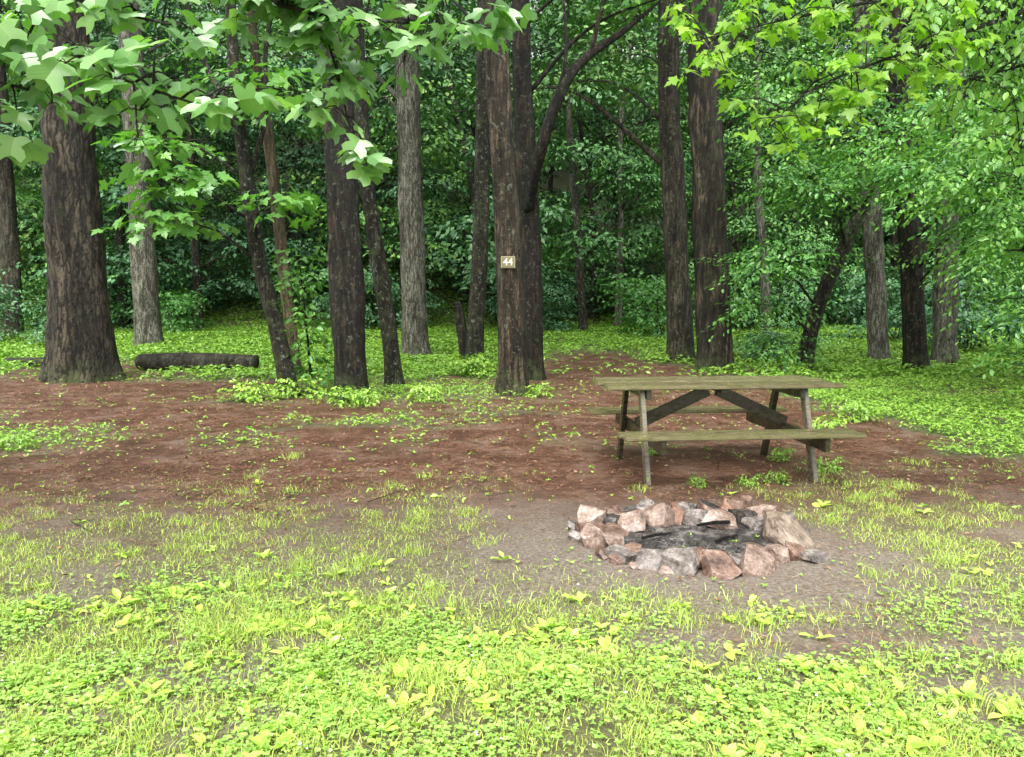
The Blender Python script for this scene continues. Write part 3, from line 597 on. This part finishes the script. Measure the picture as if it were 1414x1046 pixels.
wk = []
for i in range(3):
    cl = [(R.normal()*.12, R.normal()*.12, .08+.22*R.random(), .14, .1, 7) for j in range(6)]
    P, D, Nn, S = sprays(cl, .06, 7, .14, droop=.2)
    parts = [tube([np.array([0, 0, -.03]), np.array(c_[:3])*.6, np.array(c_[:3])], [.004, .003, .002], seg=4, step=.2, rough=0) for c_ in cl]
    V, F = merge(parts); tm = new_mesh("weed_stems", V, faces=F); tm.materials.append(G_mid)
    cm = leaves("weed_leaves", P, D, Nn, S, T_oval); cm.materials.append(G_cover); wk.append((tm, cm))
for x, y, s in [(-3.3, 11.5, 1.1), (-3.9, 11.2, 1.0), (-3.7, 11.3, .9), (-2.5, 10.8, .9), (-2.05, 10.7, .9), (-2.2, 10.9, .7), (-.9, 15, 1.5), (-.6, 15.1, 1.2), (.35, 11.7, .7), (1.9, 6.0, .3), (2.15, 6.1, .35), (1.5, 6.0, .25), (2.75, 6.5, .4), (2.45, 6.9, .4), (1.35, 7.3, .3), (-1.2, 11.2, .9), (-4.9, 7.6, .6), (3.4, 8.2, .8), (4.3, 9.3, .9)]:
    place(wk[R.integers(3)], "weed_plant", x, y, s, R.random()*6.28, "small green weed sprouting from the needle floor", "plant", "weeds on the forest floor", ("stem", "foliage"))

def simple_thing(name, label, category, bark, pts_, rad, **kw):
    e_loc = np.array(pts_[0], float)
    V, F = tube([np.array(q)-e_loc for q in pts_], rad, **kw)
    return add(name, new_mesh(name, V, faces=F, smooth=True), bark, loc=e_loc, label=label, category=category)
simple_thing("fallen_log", "weathered grey fallen log lying on the ground", "log", B_log, [(-7.9, 16.3, .16), (-7.0, 16.2, .19), (-6.2, 16.1, .19), (-5.35, 16.0, .18)], [.20, .195, .18, .16], seg=22, step=.08, rough=.12)
simple_thing("fallen_log", "thin dark fallen log in the leaf litter", "log", B_log, [(-11.4, 17.3, .1), (-10.2, 16.9, .12), (-8.9, 16.6, .12)], [.09, .1, .1], seg=12, step=.12, rough=.1)
simple_thing("tree_stub", "broken dark stub leaning beside a trunk", "stump", B_black, [(-1.0, 16.2, -.05), (-1.03, 16.2, .5), (-1.1, 16.2, 1.15), (-1.14, 16.2, 1.45)], [.13, .11, .10, .05], seg=12, step=.1, rough=.15)

# ------------------------------------------------------------ number sign
def simple_mat(name, c, rough=.6, noise_amt=.0, spec=.4):
    m, nt, N, L = nmat(name); p = N.new("ShaderNodeBsdfPrincipled")
    tc = N.new("ShaderNodeTexCoord"); n = tex(N, L, "noise", 25, tc.outputs["Object"], 5, .7)
    L.new(mixc(N, L, mth(N, L, 'MULTIPLY', n.outputs[0], noise_amt), c, tuple(q*.35 for q in c)), p.inputs["Base Color"])
    p.inputs["Roughness"].default_value = rough; p.inputs["Specular IOR Level"].default_value = spec
    o = N.new("ShaderNodeOutputMaterial"); L.new(p.outputs[0], o.inputs[0]); return m
def box(sx, sy, sz, bev=.006, c=(0, 0, 0), rot=None, seg=2):
    bm = bmesh.new(); bmesh.ops.create_cube(bm, size=1)
    for v_ in bm.verts: v_.co = Vector((v_.co.x*sx, v_.co.y*sy, v_.co.z*sz))
    if bev: bmesh.ops.bevel(bm, geom=list(bm.edges), offset=bev, segments=seg, affect='EDGES')
    if rot is not None: bm.transform(rot)
    for v_ in bm.verts: v_.co += Vector(c)
    bm.verts.index_update()
    V = [tuple(v_.co) for v_ in bm.verts]; F = [tuple(v_.index for v_ in f.verts) for f in bm.faces]
    bm.free(); return V, F
sg = add("number_sign", None, loc=(-.06, 11.755, 2.05), label="small square campsite sign reading 44 nailed to a trunk", category="sign")
V, F = box(.215, .018, .178, .004); add("panel", new_mesh("sign_panel", V, faces=F), simple_mat("sign_face", (.36, .34, .2), .5, .8), parent=sg)
V, F = merge([box(.192, .008, .155, .002, c=(0, -.0125, 0))]); add("plate", new_mesh("sign_plate", V, faces=F), simple_mat("sign_olive", (.20, .18, .09), .5, .9), parent=sg)
fc = bpy.data.curves.new("num", 'FONT'); fc.body = "44"; fc.size = .15; fc.extrude = .002; fc.align_x = 'CENTER'; fc.align_y = 'CENTER'; fc.offset = .0015
fo = bpy.data.objects.new("numtmp", fc); col.objects.link(fo); bpy.context.view_layer.update()
nm = bpy.data.meshes.new_from_object(fo); col.objects.unlink(fo); bpy.data.objects.remove(fo)
no = add("numerals", nm, simple_mat("sign_white", (.66, .64, .52), .5, .4), parent=sg, loc=(0, -.0195, 0)); no.rotation_euler = (math.pi/2, 0, 0)

# ------------------------------------------------------------ picnic table
def wood_mat(name, dark, light, green, gamt, rough=.45):
    m, nt, N, L = nmat(name); tc = N.new("ShaderNodeTexCoord"); v = tc.outputs["Object"]
    g = tex(N, L, "noise", 9, v, 8, .75, sc=(.6, 9, 9)); b_ = tex(N, L, "noise", 4.5, v, 6, .7, sc=(1, 3, 3)); b2 = tex(N, L, "noise", 14, v, 5, .7, sc=(.6, 1.5, 1.5))
    r = ramp(N, [(.3, dark), (.7, light)]); L.new(g.outputs[0], r.inputs[0])
    geo = N.new("ShaderNodeNewGeometry")
    pl = mixc(N, L, mth(N, L, 'MULTIPLY', geo.outputs["Random Per Island"], .75), r.outputs[0], (.42, .40, .34), 'MULTIPLY')
    c = mixc(N, L, mth(N, L, 'MULTIPLY', ramp_fac(N, L, b_.outputs[0], .38, .62), gamt), pl, green)
    c = mixc(N, L, ramp_fac(N, L, b2.outputs[0], .50, .72), c, (.50, .46, .40), 'MULTIPLY')
    p = N.new("ShaderNodeBsdfPrincipled"); L.new(c, p.inputs["Base Color"])
    rr = N.new("ShaderNodeMapRange"); rr.inputs[1].default_value = .35; rr.inputs[2].default_value = .60; rr.inputs[3].default_value = rough; rr.inputs[4].default_value = rough*.25; L.new(b2.outputs[0], rr.inputs[0]); L.new(rr.outputs[0], p.inputs["Roughness"])
    bb = N.new("ShaderNodeBump"); bb.inputs["Strength"].default_value = .4; bb.inputs["Distance"].default_value = .003
    L.new(g.outputs[0], bb.inputs["Height"]); L.new(bb.outputs[0], p.inputs["Normal"])
    o = N.new("ShaderNodeOutputMaterial"); L.new(p.outputs[0], o.inputs[0]); return m
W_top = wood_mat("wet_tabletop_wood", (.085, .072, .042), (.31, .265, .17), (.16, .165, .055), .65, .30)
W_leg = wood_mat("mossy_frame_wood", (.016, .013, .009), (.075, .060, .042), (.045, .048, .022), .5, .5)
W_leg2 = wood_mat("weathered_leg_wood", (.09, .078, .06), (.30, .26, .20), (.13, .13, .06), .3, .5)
tb = add("picnic_table", None, loc=(1.75, 6.66, float(H(1.75, 6.66))), label="weathered mossy wooden picnic table with attached benches", category="picnic table")
tb.rotation_euler = (0, 0, math.radians(5))
LT = 2.0; Ht = .785; pw = .134
pl = []
for i in range(5):
    pl.append(box(LT+R.normal()*.02, pw, .036, .008, c=(R.normal()*.01, (i-2)*(pw+.024), Ht-.018+R.normal()*.003)))
V, F = merge(pl); add("tabletop", new_mesh("tabletop", V, faces=F), W_top, parent=tb)
for s in (-1, 1):
    V, F = merge([box(LT-.08, .118, .036, .008, c=(0, s*.695-.067, .425)), box(LT-.07, .118, .036, .008, c=(.01*s, s*.695+.067, .427))])
    add("bench", new_mesh("bench", V, faces=F), W_top, parent=tb)
def beam(p0, p1, w, t, thick_axis):
    p0 = Vector(p0); p1 = Vector(p1); d = p1-p0; Lg = d.length; d.normalize()
    a = Vector(thick_axis); b = d.cross(a).normalized(); a = b.cross(d).normalized()
    M = Matrix((d, b, a)).transposed().to_4x4()
    return box(Lg, w, t, .005, c=tuple((p0+p1)/2), rot=M)
fx = .70
for sx in (-1, 1):
    for sy in (-1, 1):
        V, F = beam((sx*fx, sy*.52, -.04), (sx*fx, sy*.26, .74), .085, .038, (1, 0, 0))
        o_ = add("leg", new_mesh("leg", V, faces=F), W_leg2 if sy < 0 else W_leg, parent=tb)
    V, F = beam((sx*(fx-.044), -.80, .35), (sx*(fx-.044), .80, .35), .11, .042, (1, 0, 0))
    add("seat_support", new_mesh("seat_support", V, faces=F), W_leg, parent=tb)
    V, F = beam((sx*(fx-.044), -.35, .705), (sx*(fx-.044), .35, .705), .08, .042, (1, 0, 0))
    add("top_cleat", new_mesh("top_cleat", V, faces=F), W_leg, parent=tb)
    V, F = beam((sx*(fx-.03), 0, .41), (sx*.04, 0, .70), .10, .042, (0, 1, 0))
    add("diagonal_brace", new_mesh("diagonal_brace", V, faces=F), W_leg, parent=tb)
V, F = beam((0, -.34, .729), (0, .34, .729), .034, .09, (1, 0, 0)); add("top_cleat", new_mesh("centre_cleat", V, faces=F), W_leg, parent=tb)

# ------------------------------------------------------------ fire ring
def rock_mat(name, a, b_, c_, rough=.5, kk=.95):
    a, b_, c_ = [tuple(q*kk for q in z) for z in (a, b_, c_)]
    m, nt, N, L = nmat(name); tc = N.new("ShaderNodeTexCoord"); v = tc.outputs["Object"]
    oi = N.new("ShaderNodeObjectInfo"); av = N.new("ShaderNodeVectorMath"); av.operation = 'ADD'; L.new(v, av.inputs[0]); L.new(oi.outputs["Location"], av.inputs[1]); v = av.outputs[0]
    n = tex(N, L, "noise", 11, v, 8, .78); n2 = tex(N, L, "noise", 60, v, 4, .7)
    r = ramp(N, [(.36, a), (.5, b_), (.64, c_)]); L.new(n.outputs[0], r.inputs[0])
    col_ = mixc(N, L, ramp_fac(N, L, n2.outputs[0], .4, .7), r.outputs[0], (.5, .46, .45), 'MULTIPLY')
    soot = tex(N, L, "noise", 4, v, 4, .6)
    col_ = mixc(N, L, mth(N, L, 'MULTIPLY', ramp_fac(N, L, soot.outputs[0], .52, .64), .65), col_, (.28, .25, .23), 'MULTIPLY')
    p = N.new("ShaderNodeBsdfPrincipled"); L.new(col_, p.inputs["Base Color"]); p.inputs["Roughness"].default_value = rough; p.inputs["Specular IOR Level"].default_value = .5
    bb = N.new("ShaderNodeBump"); bb.inputs["Strength"].default_value = .55; bb.inputs["Distance"].default_value = .012
    L.new(mth(N, L, 'ADD', n.outputs[0], mth(N, L, 'MULTIPLY', n2.outputs[0], .3)), bb.inputs["Height"]); L.new(bb.outputs[0], p.inputs["Normal"])
    o = N.new("ShaderNodeOutputMaterial"); L.new(p.outputs[0], o.inputs[0]); return m
RM = {"pink": rock_mat("pink_rock", (.12, .082, .064), (.28, .20, .16), (.47, .38, .32), .25),
      "red": rock_mat("red_rock", (.07, .042, .032), (.19, .115, .085), (.34, .245, .19), .25),
      "dark": rock_mat("wet_dark_rock", (.020, .018, .017), (.065, .057, .052), (.19, .17, .155), .2),
      "grey": rock_mat("wet_grey_rock", (.055, .047, .042), (.18, .155, .138), (.40, .365, .33), .2),
      "tan": rock_mat("tan_rock", (.12, .088, .064), (.28, .215, .165), (.44, .365, .295), .35),
      "pale": rock_mat("pale_rock", (.24, .21, .19), (.36, .33, .30), (.5, .46, .42)),
      "orange": rock_mat("orange_rock", (.10, .055, .035), (.28, .16, .11), (.42, .28, .21))}
LAB = {"pink": "pinkish angular stone in the fire ring", "red": "reddish brown angular stone in the fire ring", "dark": "wet blackened stone in the fire ring",
       "grey": "wet grey angular stone in the fire ring", "tan": "large flat tan slab on the fire ring", "pale": "small pale stone in the fire ring", "orange": "small orange-brown stone in the fire ring"}
def rock(x, y, sx, sy, sz, kind, z=0, tilt=None):
    y = 4.66+(y-4.76)*1.0; x = 1.12+(x-1.08)*.93
    bm = bmesh.new(); bmesh.ops.create_icosphere(bm, subdivisions=4, radius=1)
    V = np.array([v_.co[:] for v_ in bm.verts])
    V *= 1.7
    for i in range(13):
        nrm = R.normal(size=3); nrm /= np.linalg.norm(nrm); d = .62+.38*R.random()
        if i == 0: nrm = np.array([R.normal()*.25, -.2+R.normal()*.25, 1]); nrm /= np.linalg.norm(nrm); d = .48
        if i == 1: nrm = np.array([R.normal()*.4, -1, .1+R.random()*.5]); nrm /= np.linalg.norm(nrm); d = .60
        if i in (2, 3, 4, 5): a = i*1.57+R.normal()*.5; nrm = np.array([math.cos(a), math.sin(a), R.normal()*.25]); nrm /= np.linalg.norm(nrm); d = .7+.2*R.random()
        e_ = V@nrm-d; V = V-np.outer(np.maximum(e_, 0), nrm)
    V[:, 2] = np.maximum(V[:, 2], -.8)
    sd = R.random()*50; am = 1.2 if kind == "tan" else .7
    for j in range(len(V)):
        q = Vector(V[j]*2.2+sd); V[j] *= 1+am*(.05*mnoise.noise(q)+.03*mnoise.noise(q*3.5))
    V /= np.abs(V).max(axis=0)
    V *= np.array([sx/2, sy/2, sz/2])*1.14
    for j, v_ in enumerate(bm.verts): v_.co = V[j]
    me = bpy.data.meshes.new("rock"); bm.to_mesh(me); bm.free()
    o_ = add("rock", me, RM[kind], loc=(x, y, float(H(x, y))+sz*.34+z), label=LAB[kind], category="rock", group="stones of the fire ring")
    t = tilt if tilt else (R.normal()*.2, R.normal()*.2)
    o_.rotation_euler = (t[0], t[1], R.normal()*.4)
rocks = [(.41, 4.66, .21, .18, .14, "pink"), (.54, 4.60, .14, .12, .08, "pink", .045), (.56, 4.43, .25, .17, .08, "grey"), (.73, 4.34, .22, .17, .10, "grey"), (.88, 4.25, .21, .17, .15, "grey"),
         (.985, 4.29, .14, .13, .13, "red"), (1.10, 4.20, .27, .19, .13, "red"), (1.34, 4.24, .30, .21, .14, "pink"), (1.68, 4.66, .42, .38, .17, "tan", 0, (.14, .22)), (1.52, 4.38, .20, .17, .12, "pink"),
         (.44, 5.02, .19, .17, .15, "pink"), (.57, 5.02, .16, .15, .13, "dark"), (.72, 4.99, .21, .17, .14, "pink"), (.91, 5.26, .09, .08, .09, "pale"), (.77, 5.20, .18, .15, .12, "dark"), (.90, 5.10, .22, .18, .17, "pink"),
         (1.06, 5.12, .10, .11, .18, "orange"), (1.19, 5.08, .19, .16, .13, "grey"), (1.36, 5.00, .24, .18, .13, "pink"), (1.35, 5.22, .17, .15, .13, "dark"), (1.57, 5.28, .20, .16, .15, "red"),
         (1.52, 5.08, .15, .14, .13, "dark"), (1.69, 5.12, .18, .16, .12, "pink"), (1.14, 5.28, .17, .14, .11, "grey"), (.62, 5.18, .15, .14, .12, "red"), (.40, 4.85, .17, .15, .12, "red"),
         (1.80, 5.00, .17, .14, .1, "grey"), (1.23, 4.32, .15, .13, .09, "grey"), (1.46, 5.24, .15, .13, .12, "orange"), (.32, 4.76, .14, .12, .08, "grey"), (1.0, 5.25, .14, .12, .11, "red"), (.33, 4.94, .13, .12, .08, "grey"),
         (1.22, 5.3, .12, .1, .12, "dark"), (.48, 5.18, .14, .12, .09, "grey"), (1.74, 4.38, .15, .13, .07, "grey"), (1.58, 4.94, .18, .15, .10, "grey"), (.66, 4.46, .13, .11, .10, "red"), (1.64, 4.42, .13, .12, .10, "red"),
         (.58, 4.86, .16, .14, .08, "red"), (1.28, 5.16, .14, .12, .17, "red"), (.84, 5.20, .13, .12, .16, "grey"), (.98, 4.40, .13, .11, .08, "dark"), (1.42, 4.46, .14, .11, .08, "dark")]
for r_ in rocks: rock(*r_[:6], z=(r_[6] if len(r_) > 6 else 0), tilt=(r_[7] if len(r_) > 7 else None))
for i in range(30):
    a = R.random()*6.28; x = 1.08+.72*math.cos(a)*(.92+.18*R.random()); y = 4.74+.52*math.sin(a)*(.92+.18*R.random()); s = .045+.045*R.random()
    rock(x, y, s*1.3, s, s*.7, ["grey", "pink", "red", "pink"][R.integers(4)])
n = 40; V = [(0, 0, .004)]; F = []
rings = 9
for j in range(1, rings+1):
    for k in range(n):
        a = k/n*6.283; q = j/rings
        V.append((.56*q*math.cos(a)*(1+.06*math.sin(3*a)), .44*q*math.sin(a), .004*(1-q*q)+.008*(R.random()-.5)-.012*(j == rings)))
for k in range(n): F.append((0, 1+k, 1+(k+1) % n))
for j in range(rings-1):
    for k in range(n): a = 1+j*n+k; b_ = 1+j*n+(k+1) % n; F.append((a, a+n, b_+n, b_))
V = np.array(V); loc = np.array([1.12, 4.64, float(H(1.12, 4.64))])
V[:, 2] += H(V[:, 0]+loc[0], V[:, 1]+loc[1])-loc[2]+.010
add("ash_bed", new_mesh("ash_bed", V, faces=F, smooth=True), rock_mat("wet_ash", (.016, .014, .013), (.055, .050, .046), (.22, .20, .18), .4, 1.0), loc=loc, kind="stuff", label="wet black ash and cinders inside the stone ring", category="ash")
q = 900; P = np.stack([1.10+R.normal(size=q)*.24, 4.64+R.normal(size=q)*.16], 1); P = pts(P[:, 0], P[:, 1], .014)
parts = []
for i in range(q):
    s = .003+.010*R.random()**2.5; V_, F_ = box(s*(1+R.random()*3.5), s, s*.7, .001, rot=Matrix.Rotation(R.random()*6, 4, Vector((R.normal()*.3, R.normal()*.3, 1)).normalized()), c=tuple(P[i]), seg=1); parts.append((V_, F_))
V, F = merge(parts); add("charcoal_bits", new_mesh("charcoal_bits", V, faces=F), rock_mat("charcoal", (.010, .010, .010), (.05, .047, .045), (.20, .19, .175), .3, 1.0), kind="stuff", label="broken charcoal pieces in the fire pit", category="charcoal")
CH = bark_mat("charred_wood", (.005, .005, .005), (.02, .018, .018), (.07, .065, .062), scale=20, rough=.4, k=1.0, base_moss=0)
for a in [((1.40, 4.82, .07), (1.18, 4.78, .06), .012), ((.80, 4.60, .035), (1.0, 4.70, .035), .009), ((1.24, 4.55, .03), (1.40, 4.64, .04), .009)]:
    p0, p1, r_ = a
    simple_thing("charred_stick", "blackened burnt stick lying in the fire pit", "stick", CH, [p0, tuple((np.array(p0)+np.array(p1))/2+np.array([0, 0, .006])), p1], [r_, r_*1.1, r_*.7], seg=8, step=.04, rough=.2)

# ------------------------------------------------------------ camera, light
cam = bpy.data.cameras.new("camera"); co = bpy.data.objects.new("camera", cam); col.objects.link(co)
co.location = (0, 0, 1.5); co.rotation_euler = (math.radians(90-5.93), 0, 0); cam.lens = 27; cam.sensor_width = 36; cam.clip_end = 500; cam.clip_start = .05
scene.camera = co
w = bpy.data.worlds.new("World"); scene.world = w; w.use_nodes = True
nt = w.node_tree; bg = nt.nodes["Background"]; sky = nt.nodes.new("ShaderNodeTexSky"); sky.sky_type = 'NISHITA'; sky.sun_disc = False
el, az = math.radians(56), math.radians(195)
sky.sun_elevation = el; sky.sun_rotation = az; sky.dust_density = 5; sky.air_density = 1.0
hs = nt.nodes.new("ShaderNodeHueSaturation"); hs.inputs["Saturation"].default_value = .12; hs.inputs["Value"].default_value = 2.85
nt.links.new(sky.outputs[0], hs.inputs["Color"]); nt.links.new(hs.outputs[0], bg.inputs[0]); bg.inputs[1].default_value = .15
sl = bpy.data.lights.new("sun", 'SUN'); sl.energy = 3.8; sl.angle = math.radians(40); sl.color = (1, .98, .92)
so = bpy.data.objects.new("sun", sl); col.objects.link(so)
d = Vector((math.sin(az)*math.cos(el), math.cos(az)*math.cos(el), math.sin(el)))
so.rotation_euler = d.to_track_quat('Z', 'Y').to_euler()
scene.view_settings.view_transform = 'Standard'; scene.view_settings.look = 'None'; scene.view_settings.exposure = 0
